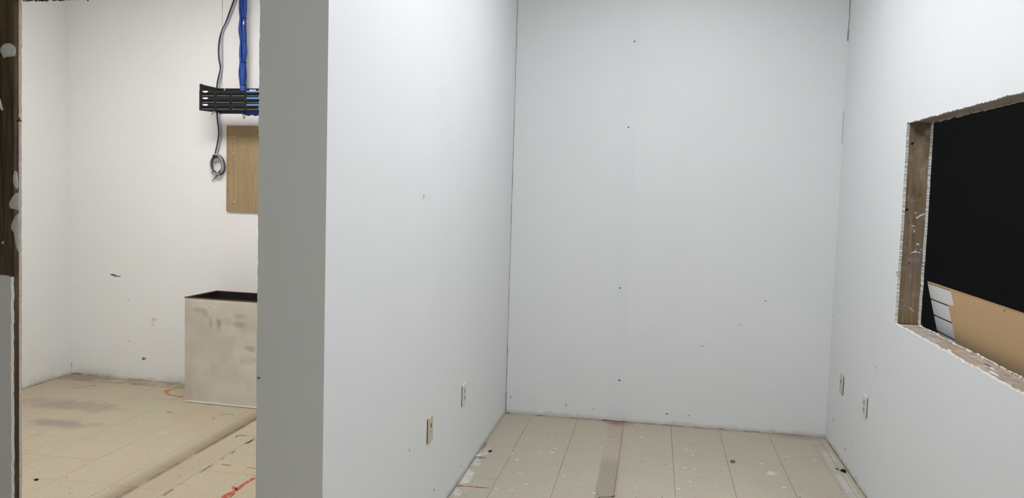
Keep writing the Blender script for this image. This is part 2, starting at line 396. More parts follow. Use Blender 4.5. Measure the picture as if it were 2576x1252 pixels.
ceiling = box('ceiling', -4.6, 3.4, -2.2, 5.9, CEIL, CEIL+0.1, MAT['ceil']); tag(ceiling, kind='structure')
wall_back = box('wall_back', XPL+0.01, XR+0.113, YB, YB+0.12, -0.003, CEIL, MAT['paint_back']); tag(wall_back, kind='structure')
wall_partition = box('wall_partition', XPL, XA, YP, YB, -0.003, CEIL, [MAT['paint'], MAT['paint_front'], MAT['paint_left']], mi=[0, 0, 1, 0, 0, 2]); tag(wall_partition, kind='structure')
wall_left = box('wall_left', XWL-0.12, XWL, YP+0.02, 5.75, -0.003, CEIL, MAT['paint_left']); tag(wall_left, kind='structure')
ulen = (XPL-0.002-XWL)/LW_T.x
wall_side = box('wall_left_back', 0, ulen, -0.12, 0, -0.003, CEIL, MAT['paint_left'], fr=L); tag(wall_side, kind='structure')
useam = onwall(561, 60)[0]
box('backing_board', useam, ulen-0.005, 0.0, 0.005, 0.0, CEIL-0.01, MAT['paint_panel'], wall_side, fr=L)
# room the camera stands in
tag(box('wall_near_back', -4.4, XR+0.11, -2.12, -2.0, -0.003, CEIL, MAT['paint']), kind='structure')
tag(box('wall_near_left', -4.45, -4.33, -2.0, YP, -0.003, CEIL, MAT['paint']), kind='structure')
# dark storage room beyond the pass-through
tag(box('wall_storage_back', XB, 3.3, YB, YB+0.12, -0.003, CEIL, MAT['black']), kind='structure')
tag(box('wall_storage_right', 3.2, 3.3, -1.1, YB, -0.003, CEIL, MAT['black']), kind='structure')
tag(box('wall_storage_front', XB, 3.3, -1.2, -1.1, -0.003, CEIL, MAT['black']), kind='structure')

# front wall of the side room with its stripped doorway
HZ = 2.057                                   # head of the doorway
def xj(z): return -1.990 + (z-0.5)*0.0155    # its left jamb, a little out of plumb
wall_front = box('wall_front', -4.33, -2.06, YP+0.0127, YP+0.035, 0.0, CEIL, MAT['wood_jamb']); tag(wall_front, kind='structure')
ZT = on(12, 696, 1, YP).z                    # above this the board is torn off the jamb
fr_f = lambda u, v, h: Vector((u, YP+h, v)); fr_b = lambda u, v, h: Vector((u, YP+0.035+h, v))
edge = jag((xj(0.0), 0.0), (xj(ZT), ZT), 0.012, 0.0016, 1)
outl = [(-4.33, 0.0)] + edge + jag((xj(ZT), ZT), (-2.075, ZT+0.004), 0.008, 0.0025, 2) + jag((-2.075, ZT+0.004), (-2.07, CEIL), 0.02, 0.003, 3) + [(-2.07, CEIL), (-4.33, CEIL)]
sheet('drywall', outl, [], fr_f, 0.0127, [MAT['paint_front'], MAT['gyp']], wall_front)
outl = [(-4.33, 0.0)] + jag((xj(0)-0.0015, 0.0), (xj(HZ)-0.0015, HZ), 0.007, 0.0018, 4) + [(xj(HZ), CEIL), (-4.33, CEIL)]
sheet('drywall', outl, [], fr_b, 0.0127, [MAT['paint_left'], MAT['gyp_pink']], wall_front)
stv = []
for z in (0.0, CEIL): stv += [(-2.07, YP+0.0129, z), (xj(z)-0.001, YP+0.0129, z), (xj(z)-0.001, YP+0.0345, z), (-2.07, YP+0.0345, z)]
tag(mesh('stud', stv, BOXF, MAT['wood_jamb'], wall_front), 'bare brown jamb stud of the stripped doorway')
# header
hx0, hx1 = xj(HZ)-0.002, XP0
outl = jag((hx0, HZ), (hx1, HZ+0.004), 0.01, 0.0035, 5) + [(hx1, HZ+0.004), (hx1, CEIL), (hx0, CEIL)]
sheet('drywall', outl, [], fr_f, 0.0127, [MAT['paint_front'], MAT['gyp']], wall_front)
outl = jag((hx0, HZ), (hx1, HZ+0.007), 0.009, 0.0035, 6) + [(hx1, HZ+0.007), (hx1, CEIL), (hx0, CEIL)]
sheet('drywall', outl, [], fr_b, 0.0127, [MAT['paint_left'], MAT['gyp_pink']], wall_front)
box('header', hx0, hx1, YP+0.0129, YP+0.0345, HZ+0.003, CEIL, MAT['wood_jamb'], wall_front)
for k0, k1, sd, dz in ((58, 128, 61, .0075), (132, 168, 62, .007), (219, 225, 63, .006), (430, 438, 64, .006)):   # torn brown paper hanging from the head
    xa, xb = on(k0, 0, 1, YP+0.0478).x, on(k1, 0, 1, YP+0.0478).x
    outl = jag((xa, HZ-dz*0.5), (xb, HZ-dz*0.4), 0.004, 0.0035, sd) + [(xb, HZ+0.014), (xa, HZ+0.014)]
    sheet('torn_paper', outl, [], lambda u, v, h: Vector((u, YP+0.0478+h, v)), 0.0008, [MAT['wood_jamb'], MAT['wood_jamb']], wall_front)
# stub beside the partition
def stub_x(z): return XP0 + (z-1.3)*0.001
outl = [(XPL, 0.0), (XPL, CEIL)] + jag((stub_x(CEIL), CEIL), (stub_x(1.06), 1.06), 0.005, 0.0021, 8) + jag((stub_x(1.06)-0.001, 1.06), (stub_x(0), 0.0), 0.03, 0.0012, 9) + [(stub_x(0), 0.0)]
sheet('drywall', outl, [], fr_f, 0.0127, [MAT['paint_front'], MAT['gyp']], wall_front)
box('stud', XP0+0.006, XPL, YP+0.0129, YP+0.048, 0.0, CEIL, MAT['wood_jamb'], wall_front)
# plaster smears and lumps on the bare stud
FS = F_y(YP+0.0129)
def smear(pix, mat, th=0.003, dome=0.002, y=YP+0.0129):
    o = [(on(a, b, 1, y).x, on(a, b, 1, y).z) for a, b in pix]; return patch('plaster_smear', o, F_y(y), th, mat, wall_front, dome)
smear([(2, 118), (10, 110), (26, 108), (40, 118), (41, 132), (38, 142), (16, 143), (10, 147), (5, 138), (0, 128)], MAT['plaster_grey'])
smear([(-3, 245), (2, 250), (6, 268), (9, 278), (3, 278), (-3, 262)], MAT['plaster'])
smear([(33, 440), (38, 428), (44, 432), (47, 470), (41, 478), (34, 465)], MAT['plaster_grey'])
smear([(22, 512), (30, 497), (38, 486), (49, 484), (50, 530), (36, 526), (25, 524)], MAT['plaster_grey'])
smear([(26, 572), (36, 545), (50, 532), (51, 640), (42, 628), (38, 600), (36, 585)], MAT['plaster_grey'])
smear([(6, 608), (10, 606), (8, 614), (4, 612)], MAT['plaster'], 0.001)
p = on(58, 303, 1, YP+0.02)
tube('nail', [(p.x-0.03, YP+0.03, p.z), (p.x, YP+0.012, p.z-0.002), (p.x+0.004, YP, p.z-0.001), (p.x+0.008, YP-0.004, p.z+0.006)], 0.0022, MAT['rust'], wall_front)
q = on(648, 950, 1, YP); patch('gouge', lump(q.x+0.004, q.z, 0.006, 0.004, 7, 3), F_y(YP), 0.0004, MAT['scuff'], wall_front)
q = on(803, 1052, 1, YP); patch('gouge', [(q.x-0.012, q.z+0.002), (q.x+0.008, q.z+0.004), (q.x+0.008, q.z-0.012), (q.x+0.002, q.z-0.004)], F_y(YP), 0.0006, MAT['paint_front'], wall_partition)

# right wall with the cut pass-through
OY0, OY1, OZ0, OZ1 = 2.02, 4.088, 0.944, 1.868
outer = [(-2.0, 0.0), (YB, 0.0), (YB, CEIL), (-2.0, CEIL)]
def hole(seed, g=0.0, a=0.0032):
    y0, y1, z0, z1 = OY0-g, OY1+g, OZ0-g, OZ1+g
    return jag((y1, z0), (y1-0.004, (z0+z1)/2), 0.006, a, seed) + jag((y1-0.004, (z0+z1)/2), (y1+0.006, z1), 0.006, a, seed+1) + jag((y1+0.006, z1), (y0, z1), 0.008, a, seed+2) + jag((y0, z1), (y0, z0), 0.02, a, seed+3) + jag((y0, z0), (y1, z0), 0.007, a*1.3, seed+4)
wall_right = sheet('wall_right', outer, [hole(20)], lambda u, v, h: Vector((XR+h, u, v)), 0.0127, [MAT['paint'], MAT['gyp']]); tag(wall_right, kind='structure')
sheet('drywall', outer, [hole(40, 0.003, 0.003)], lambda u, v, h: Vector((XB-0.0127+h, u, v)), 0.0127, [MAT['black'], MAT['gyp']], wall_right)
sx0, sx1 = XR+0.0129, XB-0.0129
tag(box('stud', sx0, sx1, OY1+0.003, OY1+0.041, OZ0, OZ1+0.002, MAT['wood_win'], wall_right), 'bare knotty jamb stud in the wall opening')
box('header', sx0, sx1, OY0-0.04, OY1+0.041, OZ1+0.003, OZ1+0.09, MAT['wood_head'], wall_right)
tag(box('sill', sx0, sx1, OY0-0.04, OY1+0.041, OZ0-0.041, OZ0-0.003, MAT['wood_sill'], wall_right), 'dusty bare wood sill of the opening')
box('stud', sx0, sx1, OY0-0.041, OY0-0.003, OZ0, OZ1+0.002, MAT['wood_win'], wall_right)
for z0, z1 in ((0.0, OZ0-0.042), (OZ1+0.091, CEIL)):
    for y in (-1.9, -0.5, 0.9, 1.98, 3.0, OY1+0.003, 5.39): box('stud', sx0, sx1, y, y+0.038, z0, z1, MAT['wood_win'], wall_right)
FJ = lambda u, v, h: Vector((u, OY1+0.0028-h, v))
for i, (a, b, rx_, rz_, ro) in enumerate(((2309, 547, .010, .0045, .5), (2318, 541, .012, .004, .3), (2324, 538, .006, .003, .4), (2303, 535, .007, .002, .3), (2298, 568, .009, .0025, -.2), (2300, 581, .003, .006, -.2),
        (2309, 614, .007, .004, 0), (2295, 635, .008, .0025, .4), (2303, 633, .006, .006, .2), (2312, 635, .012, .0022, 0), (2291, 776, .009, .0018, -.7), (2297, 781, .007, .0015, -.7), (2318, 628, .003, .003, 0))):
    q = on(a, b, 1, OY1+0.003); patch('plaster_splash', lump(q.x, q.z, rx_, rz_, 13, 300+i, 0.4, ro), FJ, 0.0008, MAT['plaster'], wall_right, 0.0006)
for i, (a, b) in enumerate(((2295, 361), (2314, 491), (2281, 527), (2288, 661))):
    q = on(a, b, 1, OY1+0.003); patch('knot', lump(q.x, q.z, 0.006, 0.007, 9, i, 0.2), FJ, 0.0004, MAT['rust'] if i % 2 else MAT['hole'], wall_right)
rr = random.Random(5)
for i in range(26):                                        # plaster crumbs and torn paper along the sill
    y = rr.uniform(2.5, 4.0); x = rr.choice((XR+0.006, XR+0.012, XB-0.01, rr.uniform(sx0, sx1)))
    patch('plaster_crumb', lump(x, y, rr.uniform(.004, .009), rr.uniform(.008, .03), 7, i, .4), lambda u, v, h: Vector((u, v, OZ0-0.0028+h)), 0.003, MAT['plaster'], wall_right, 0.002)
q = on(2485, 917, 2, OZ0); box('splinter', q.x-0.004, q.x+0.004, q.y-0.02, q.y+0.03, OZ0-0.003, OZ0-0.001, MAT['crack'], wall_right)
tube('plaster_bead', [(XR-0.002, OY1-0.008, 1.19), (XR-0.004, OY1-0.002, 1.18), (XR+0.004, OY1-0.006, 1.172)], 0.006, MAT['plaster'], wall_right)

# cracks in the corners, dirt gaps at the floor
def strip(name, parent, mat, pts, w, to3, th=0.0006):
    P = [Vector(p) for p in pts]; Vv, Ff = [], []
    for i, p in enumerate(P):
        d = (P[min(i+1, len(P)-1)]-P[max(i-1, 0)]).normalized(); nn = Vector((-d.y, d.x)); ww = w*(0.35+1.1*abs(mnoise.noise(Vector((p.x*9, p.y*9, len(P))))))
        Vv += [to3(*(p+nn*ww), 0), to3(*(p-nn*ww), 0), to3(*(p+nn*ww*0.7), th), to3(*(p-nn*ww*0.7), th)]
    for i in range(len(P)-1):
        a, b2 = 4*i, 4*i+4; Ff += [(a, b2, b2+2, a+2), (a+2, b2+2, b2+3, a+3), (a+3, b2+3, b2+1, a+1), (a+1, b2+1, b2, a)]
    Ff += [(0, 2, 3, 1), (4*len(P)-4, 4*len(P)-3, 4*len(P)-1, 4*len(P)-2)]
    return mesh(name, Vv, Ff, mat, parent)
def line(a, b, n, wob, seed):
    a, b = Vector(a), Vector(b); r2 = random.Random(seed)
    return [a+(b-a)*(i/n)+Vector((r2.uniform(-wob, wob), r2.uniform(-wob, wob))) for i in range(n+1)]
strip('corner_crack', wall_back, MAT['crack_soft'], line((XA+0.003, 0.02), (XA+0.003, 2.75), 60, 0.0006, 1), 0.0032, F_back)
strip('corner_crack', wall_back, MAT['crack'], line((XA+0.004, 0.01), (XA+0.004, 0.14), 8, 0.001, 2), 0.004, F_back)
strip('corner_crack', wall_back, MAT['crack_soft'], line((XR-0.004, 2.47), (XR-0.004, 2.79), 12, 0.0006, 3), 0.005, F_back)
strip('corner_crack', wall_back, MAT['crack_soft'], line((XR-0.004, 1.85), (XR-0.003, 2.05), 10, 0.0006, 4), 0.0025, F_back)
for i, (a, b, w2) in enumerate(((XA+.002, XA+.035, .010), (-.72, -.66, .004), (-.50, -.30, .004), (-.29, -.13, .011), (-.13, .06, .004), (.1, .24, .005), (.3, .36, .003), (.44, .50, .005), (.62, .72, .003), (.8, 1.0, .004))):
    strip('floor_gap', wall_back, MAT['rust'] if i == 3 else MAT['crack'], line((a, 0.002), (b, 0.002), 14, 0.0022, 30+i), w2*0.55, F_back)
for i, (a, b, w2) in enumerate(((5.3, 5.02, .006), (4.98, 4.75, .004), (4.7, 4.6, .006), (4.45, 4.3, .003))):
    strip('floor_gap', wall_right, MAT['crack'], line((a, 0.004), (b, 0.004), 10, 0.0016, 50+i), w2*0.5, F_right)
for i, (a, b, w2) in enumerate(((4.75, 4.62, .004), (4.5, 4.3, .003), (4.1, 3.7, .004))):
    strip('floor_gap', wall_partition, MAT['rust'] if i < 2 else MAT['crack'], line((a, 0.004), (b, 0.004), 10, 0.0016, 60+i), w2*0.45, F_part)
for i, (a, b, w2) in enumerate(((0.0, .10, .012), (.14, .24, .006), (.3, .34, .004), (.5, .7, .005), (.75, .95, .006))):
    strip('floor_gap', wall_side, MAT['crack'], line((a, 0.006), (b, 0.006), 10, 0.002, 70+i), w2*0.5, F_left)
strip('floor_gap', wall_left, MAT['crack'], line((5.55, 0.004), (4.4, 0.004), 40, 0.0015, 80), 0.0022, lambda u, v, h: Vector((XWL+0.0003+h, u, v)))
strip('corner_crack', wall_side, MAT['crack'], line((0.004, 0.03), (0.004, 0.09), 6, 0.002, 81), 0.004, F_left)
strip('board_joint', wall_side, MAT['crack_soft'], line((useam-0.002, 2.15), (useam-0.002, 2.79), 30, 0.0004, 82), 0.0035, lambda u, v, h: L(u, 0.0052+h, v))

# nail holes, nicks and scuffs
for i, (x, y, w2, h2) in enumerate(((1596, 104, .0045, .005), (1581, 320, .005, .004), (1560, 724, .006, .004), (1558, 956, .009, .0045))):
    q = on(x, y, 1, YB); patch('nail_hole', lump(q.x, q.z, w2, h2, 9, i, 0.2), F_back, 0.0005, MAT['hole'], wall_back)
for i, (x, y, w2, h2) in enumerate(((1926, 757, .010, .004), (1860, 817, .006, .003), (1767, 871, .008, .003), (1284, 998, .004, .007), (1424, 1019, .004, .008), (1493, 1029, .003, .005), (1677, 1040, .009, .004), (1733, 1045, .006, .003))):
    q = on(x, y, 1, YB); patch('wall_nick', lump(q.x, q.z, w2, h2, 9, 9+i, 0.45), F_back, 0.0004, MAT['crack_soft'] if i < 3 else MAT['scuff'], wall_back)
for i, (x, y, w2, h2) in enumerate(((1066, 495, .004, .012), (1030, 1132, .008, .005), (1160, 1172, .007, .004), (1092, 1232, .008, .005))):
    q = on(x, y, 0, XA); patch('wall_nick', lump(q.y, q.z, w2, h2, 9, 19+i, 0.3), F_part, 0.0004, MAT['scuff'] if i != 1 else MAT['crack_soft'], wall_partition)
for i, (x, y, w2, h2) in enumerate(((2102, 932, .012, .004), (2095, 968, .01, .003), (2106, 1016, .01, .003), (2097, 1057, .022, .005), (2184, 996, .008, .004), (2203, 925, .01, .004), (2126, 1130, .02, .005), (2096, 795, .012, .004), (2143, 1123, .01, .003))):
    q = on(x, y, 0, XR); patch('wall_nick', lump(q.y, q.z, w2*0.75, h2*0.75, 9, 29+i, 0.4), F_right, 0.0004, MAT['scuff'], wall_right)
sc = lambda pix, mt, nm='wall_scuff': patch(nm, [onwall(a, b) for a, b in pix], F_left, 0.0005, mt, wall_side)
sc([(275, 690), (284, 688), (292, 691), (294, 693), (304, 694), (305, 696), (293, 696), (284, 694)], MAT['scuff'])
sc([(356, 905), (360, 898), (364, 899), (362, 904)], MAT['scuff']); sc([(361, 905), (366, 899), (368, 900), (363, 906)], MAT['scuff'])
sc([(321, 858), (324, 855), (325, 859)], MAT['crack_soft']); sc([(321, 755), (324, 754), (324, 758)], MAT['crack_soft'])

# paint and marks on the floor
def mark(pix, mt, w2, nm='paint_streak', th=0.0005):
    pts = [on(a, b, 2, 0.0) for a, b in pix]; P = smooth_path(pts, 4)
    return strip(nm, floor, mt, [(p.x, p.y) for p in P], w2, F_floor, th)
mark([(1144, 1221), (1175, 1222), (1205, 1225), (1231, 1227)], MAT['red'], 0.010)
mark([(560, 1256), (575, 1245), (590, 1235), (604, 1224), (622, 1212), (641, 1202)], MAT['red'], 0.028)
mark([(585, 1222), (590, 1228), (596, 1232)], MAT['red'], 0.012); mark([(557, 1167), (566, 1169), (580, 1170)], MAT['red'], 0.014)
mark([(446, 977), (424, 981), (419, 986), (424, 992), (434, 994)], MAT['orange'], 0.022); mark([(434, 994), (447, 996), (459, 998)], MAT['red'], 0.020)
mark([(175, 977), (205, 973), (240, 968)], MAT['red'], 0.010)
mark([(622, 1176), (634, 1177), (645, 1179)], MAT['rust'], 0.004)
mark([(1213, 1132), (1222, 1118), (1224, 1112)], MAT['rust'], 0.004); mark([(1206, 1151), (1215, 1151), (1222, 1150)], MAT['rust'], 0.006)
mark([(555, 1045), (561, 1041), (569, 1041), (590, 1043)], MAT['scuff'], 0.006, 'floor_scratch'); mark([(535, 1053), (541, 1051)], MAT['scuff'], 0.007, 'floor_scratch')
mark([(592, 1100), (600, 1095), (621, 1096)], MAT['scuff'], 0.009, 'floor_scratch'); mark([(421, 1036), (428, 1037), (434, 1036)], MAT['scuff'], 0.009, 'floor_scratch')
mark([(616, 1116), (628, 1111), (634, 1107), (643, 1103)], MAT['hole'], 0.007, 'floor_scratch')
mark([(1507, 1254), (1510, 1250), (1540, 1249), (1545, 1246)], MAT['hole'], 0.006, 'floor_scratch')
mark([(1507, 1243), (1503, 1238), (1506, 1252)], MAT['crack'], 0.002, 'floor_scratch')
q = on(1527, 1262, 2, 0); box('floor_plate', q.x-0.038, q.x+0.034, q.y-0.03, q.y+0.045, -0.001, 0.0008, MAT['plaster_grey'], floor)
for i, (x, y, a, b2) in enumerate(((1942, 1190, .032, .035), (1981, 1148, .018, .008), (1917, 1166, .013, .014), (1389, 1138, .014, .02), (1390, 1092, .010, .016), (1360, 1138, .008, .01), (1300, 1156, .012, .014), (1743, 1145, .009, .012), (1748, 1179, .010, .010), (1418, 1197, .009, .012), (1308, 1189, .009, .012), (1323, 1217, .012, .012), (1288, 1233, .010, .012))):
    q = on(x, y, 2, 0); patch('paint_drip', lump(q.x, q.y, a*0.8, b2, 13, 90+i, 0.35), F_floor, 0.0004, MAT['dust'], floor)

# ------------------------------------------------------------------ ceiling lights and added fill panels (above the picture)
def emit(name, col, k):
    b = NB(name); b.b.inputs['Emission Color'].default_value = (*col, 1); b.b.inputs['Emission Strength'].default_value = k
    return b.done((0.9, 0.9, 0.9), 0.5)
def light(cx, cy2, wx, wy, mt, label):
    t = empty('ceiling_light', (cx, cy2, CEIL-0.05), label, 'light', 'flat ceiling lights')
    boxes('housing', [(cx-wx-.03, cx+wx+.03, cy2-wy-.03, cy2-wy, CEIL-.05, CEIL), (cx-wx-.03, cx+wx+.03, cy2+wy, cy2+wy+.03, CEIL-.05, CEIL), (cx-wx-.03, cx-wx, cy2-wy, cy2+wy, CEIL-.05, CEIL), (cx+wx, cx+wx+.03, cy2-wy, cy2+wy, CEIL-.05, CEIL)], MAT['ceil'], t)
    box('diffuser', cx-wx, cx+wx, cy2-wy, cy2+wy, CEIL-.045, CEIL-.035, mt, t)
light(0.10, 0.2, 0.6, 0.3, emit('near_lamp', NOOK_COL, NEAR_FILL), 'cool white ceiling light panel in front of the gray wall stub')  # added unseen fill, flattens the light on walls and stub
light(0.05, 2.65, 0.3, 0.6, emit('nook_lamp', NOOK_COL, NOOK_LIGHT), 'cool white ceiling light panel over the mouth of the nook')
light(0.09, 3.95, 0.3, 0.6, emit('nook_lamp_deep', NOOK_COL, DEEP_FILL), 'cool white ceiling light panel over the back of the nook')  # added unseen fill, lifts the back wall and evens the side walls
light(2.2, 3.4, 0.3, 0.6, emit('storage_lamp', NOOK_COL, STORE_FILL), 'ceiling light panel in the dark storage room behind the opening')  # added unseen fill, only lifts the black walls a little
light(-2.65, 3.9, 0.6, 0.3, emit('side_room_lamp', LEFT_COL, LEFT_LIGHT), 'warm white ceiling light panel in the side room')

# ------------------------------------------------------------------ open box against the side room's back wall
b = NB('box_white_paint'); P = b.pos(); X, Y, Z = b.xyz(P); w = b.noise(P, 11, 5, 0.6); n1 = b.noise(P, 3, 4)
c = b.mix(b.ss(n1, 0.3, 0.7), (0.50, 0.455, 0.385), (0.63, 0.59, 0.53)); c = b.mix(b.math('MULTIPLY', b.ss(b.noise(P, 7, 6, 0.65), 0.48, 0.7), 0.35), c, (0.42, 0.385, 0.33)); c = b.mix(b.math('MULTIPLY', b.band(X, -3.10, -3.035, 0.006), 0.22), c, (0.40, 0.36, 0.30))
for (px, py, rx, rz, k) in ((500, 781, .07, .022, .55), (515, 790, .03, .025, .5), (550, 815, .022, .045, .8), (528, 814, .016, .04, .5), (605, 794, .05, .02, .5), (603, 817, .06, .022, .6), (575, 810, .05, .03, .25), (632, 876, .05, .022, .6), (618, 905, .08, .04, .25), (620, 826, .1, .06, .2)):
    q = on(px, py, 1, 5.09); c = b.mix(b.math('MULTIPLY', b.blob(X, Z, q.x, q.z, rx*1.15, rz*1.2, w, 1.0), k), c, (0.30, 0.275, 0.25))
cv = b.n('ShaderNodeCombineXYZ'); b.put(cv.inputs[0], X); b.put(cv.inputs[1], Z)
c = b.mix(b.math('MULTIPLY', b.specks(cv.outputs[0], 9, 0.004, 0.3), 0.7), c, (0.15, 0.12, 0.1))
b.bump(w, 0.15, 0.002); MAT['box'] = b.done(c, 0.6, 0.25)
MAT['box_in'] = plain('box_black_lining', (0.018, 0.017, 0.016), 0.9, 0.1)
MAT['box_edge'] = plain('raw_hardboard_edge', (0.085, 0.045, 0.03), 0.9, 0.1, 0.6, 40)
bl, bfy = -3.094, 5.109
def BX(u, d, z):               # the box's own frame: u along its front, d back into the room's depth
    t = Vector((1, -0.058, 0)).normalized(); n2 = Vector((0.058, 1, 0)).normalized()
    return Vector((bl, bfy, 0)) + t*u + n2*d + Vector((0, 0, z))
HB, DB, WB, th = 0.713, 0.375, 0.92, 0.016
bx = empty('open_box', (bl+WB/2, bfy+DB/2, 0.0), 'scuffed white open-topped wooden box with black lining against the wall', 'box')
def panel(name, x0, x1, y0, y1, inner):        # outside white, inside black, raw top edge
    # face order: bottom, top, front(y0), right(x1), back(y1), left(x0)
    mi = [0, 2, 0, 0, 0, 0]; mi[inner] = 1
    return box(name, x0, x1, y0, y1, 0.012, HB, [MAT['box'], MAT['box_in'], MAT['box_edge']], bx, BX, mi=mi)
panel('front_panel', 0, WB, 0, th, 4); panel('back_panel', 0, WB, DB-th, DB, 2)
panel('side_panel', 0, th, th, DB-th, 3); panel('side_panel', WB-th, WB, th, DB-th, 5)
box('bottom_panel', th, WB-th, th, DB-th, 0.012, 0.03, MAT['box_in'], bx, BX)
box('skid', 0.002, WB-0.002, -0.005, 0.03, 0.0035, 0.0118, MAT['plaster'], bx, BX); box('skid', 0.004, WB-0.004, DB-0.03, DB-0.004, 0, 0.0119, MAT['plaster'], bx, BX)
boxes('rim', [(-0.002, WB+.002, -0.002, th+.002, HB-.001, HB+.0045), (-.002, WB+.002, DB-th-.002, DB, HB-.001, HB+.0045), (-.002, th+.002, th+.002, DB-th-.002, HB-.001, HB+.0045), (WB-th-.002, WB+.002, th+.002, DB-th-.002, HB-.001, HB+.0045)], MAT['box_edge'], bx, BX)

# ------------------------------------------------------------------ plywood backboard
MAT['ply'] = wood('plywood_face', 2, (0.285, 0.20, 0.108), (0.355, 0.262, 0.15), (0.31, 0.235, 0.14), ring=0.6)
MAT['ply_edge'] = plain('plywood_edge', (0.24, 0.17, 0.10), 0.9, 0.1, 0.4, 60)
pu0, pz1 = onwall(570, 316, .02); pz0 = onwall(570, 531, .02)[1]
pw = 0.46
pb = empty('plywood_board', L(pu0+pw/2, 0.006, pz0), 'bare brown plywood board fixed to the wall below the black rack', 'board')
box('board', pu0, pu0+pw, 0.0055, 0.0205, pz0, pz1, [MAT['ply'], MAT['ply_edge']], pb, L, mi=[1, 1, 1, 1, 0, 1])
for i, (x, y, mt) in enumerate(((601, 337, 'plaster'), (587, 343, 'plaster'), (587, 384, 'plaster'), (577, 435, 'hole'), (572, 479, 'hole'), (590, 508, 'plaster'), (584, 512, 'hole'))):
    q = onwall(x, y, .0206); patch('screw_hole', lump(q[0], q[1], 0.0036, 0.0036, 8, i, 0.2), lambda u, v, h: L(u, 0.0207+h, v), 0.0008, MAT[mt], pb)
for i, pix in enumerate(([(578, 385), (592, 379), (626, 376)], [(578, 361), (600, 359)])):
    strip('pencil_line', pb, MAT['ply_edge'], [onwall(a, b2, .0206) for a, b2 in pix], 0.002, lambda u, v, h: L(u, 0.0206+h, v), 0.0003)

# ------------------------------------------------------------------ black wall rack with three patch panels
MAT['blk'] = plain('black_powder_coat', (0.0085, 0.009, 0.010), 0.45, 0.3, 0.15, 80)
MAT['blk2'] = plain('black_port_plastic', (0.004, 0.004, 0.0045), 0.5, 0.2)
MAT['white_pl'] = plain('white_label', (0.80, 0.80, 0.80), 0.5, 0.3, 0.05)
MAT['pin'] = plain('pale_port_contacts', (0.62, 0.62, 0.64), 0.4, 0.4, 0.1)
MAT['bluestrip'] = plain('blue_label_strip', (0.10, 0.27, 0.62), 0.45, 0.4, 0.25, 60)
MAT['blue'] = plain('blue_cable_jacket', (0.018, 0.070, 0.34), 0.45, 0.4, 0.25, 60)
MAT['navy'] = plain('dark_navy_cable_jacket', (0.035, 0.04, 0.075), 0.5, 0.35, 0.3, 60)
MAT['greyc'] = plain('grey_cable_jacket', (0.42, 0.42, 0.45), 0.5, 0.3, 0.2, 60)
MAT['tie'] = plain('black_cable_tie', (0.012, 0.012, 0.014), 0.5, 0.3)
RD = 0.25; ru0 = 1.270; RW = 0.4826; rz1, rz0 = 2.1526, 1.9760
rk = empty('patch_panel_rack', L(ru0+RW/2, 0.006, rz0), 'black wall-mounted rack with three patch panels of small ports', 'rack')
for u in (ru0, ru0+RW-0.002):                                     # side plates taper a little to the wall
    v = []
    for uu in (u, u+0.002): v += [L(uu, 0.0055, rz0+0.004), L(uu, RD, rz0-0.001), L(uu, RD, rz1), L(uu, 0.0055, rz1-0.003)]
    mesh('side_plate', v, BOXF, MAT['blk'], rk)
    uf = (u+0.002, u+0.022) if u == ru0 else (u-0.020, u)
    box('front_flange', uf[0], uf[1], RD-0.002, RD, rz0-0.001, rz1, MAT['blk'], rk, L)
box('rear_rail', ru0+0.002, ru0+RW-0.002, 0.0055, 0.0075, rz1-0.034, rz1-0.001, MAT['blk'], rk, L)
box('rear_rail', ru0+0.002, ru0+RW-0.002, 0.0055, 0.0075, rz0, rz0+0.03, MAT['blk'], rk, L)
q = onwall(565, 225.5, .0076); patch('screw', lump(q[0], q[1], 0.006, 0.006, 10, 1, 0.05), lambda u, v, h: L(u, 0.0076+h, v), 0.002, MAT['pin'], rk)
PH = 0.0443; ptop = rz0 - 0.0005 + 3*PH
def port_block(par, u0_, z0_, d0):
    n = 6; pw_ = 0.0153; V_, F_ = [], []
    def add(b_):
        k = len(V_); V_.extend(boxv(*b_, L)); F_.extend(tuple(i+k for i in f) for f in BOXF)
    for i in range(n): add((u0_+i*pw_+.0012, u0_+(i+1)*pw_-.0012, d0, d0+.003, z0_, z0_+.0018)); 
    for i in range(n+1): add((u0_+i*pw_-.0012, u0_+i*pw_+.0012, d0, d0+.003, z0_, z0_+.0165))
    add((u0_, u0_+n*pw_, d0, d0+.003, z0_+.015, z0_+.0172)); add((u0_, u0_+n*pw_, d0, d0+.0008, z0_+.002, z0_+.015))
    ob = mesh('port_block', V_, F_, MAT['blk2'], par)
    return ob
for k in range(3):
    z1p = ptop-k*PH; z0p = z1p-PH+0.0003
    pp = box('patch_panel', ru0+0.003, ru0+RW-0.003, RD+0.0003, RD+0.0085, z0p, z1p-0.0002, MAT['blk'], rk, L, bevel=0.0012)
    d0 = RD+0.0085
    for g in range(4):
        gu = ru0+0.027+g*0.1134; port_block(pp, gu, z0p+0.008, d0)
        boxes('port_contacts', [(gu+i*.0153+.004, gu+i*.0153+.0115, d0+.003, d0+.0036, z0p+.0075, z0p+.0102) for i in range(6)], MAT['pin'], pp, L)
    lz = z1p-0.006
    o = [(ru0+.026, lz+.003), (ru0+.026+.048, lz+.003), (ru0+.026+.040, lz-.006), (ru0+.026+.034, lz-.0085), (ru0+.026+.014, lz-.0085), (ru0+.026+.006, lz-.004)]
    patch('label_tag', o, lambda u, v, h: L(u, d0+h, v), 0.0008, MAT['white_pl'], pp)
    su = onwall(612, 230, RD)[0]
    box('blue_label_strip', su+0.03, ru0+RW-0.02, d0, d0+0.0009, z1p-0.0105, z1p-0.0015, MAT['bluestrip'], pp, L)  # plain blue strip along the panel's upper right
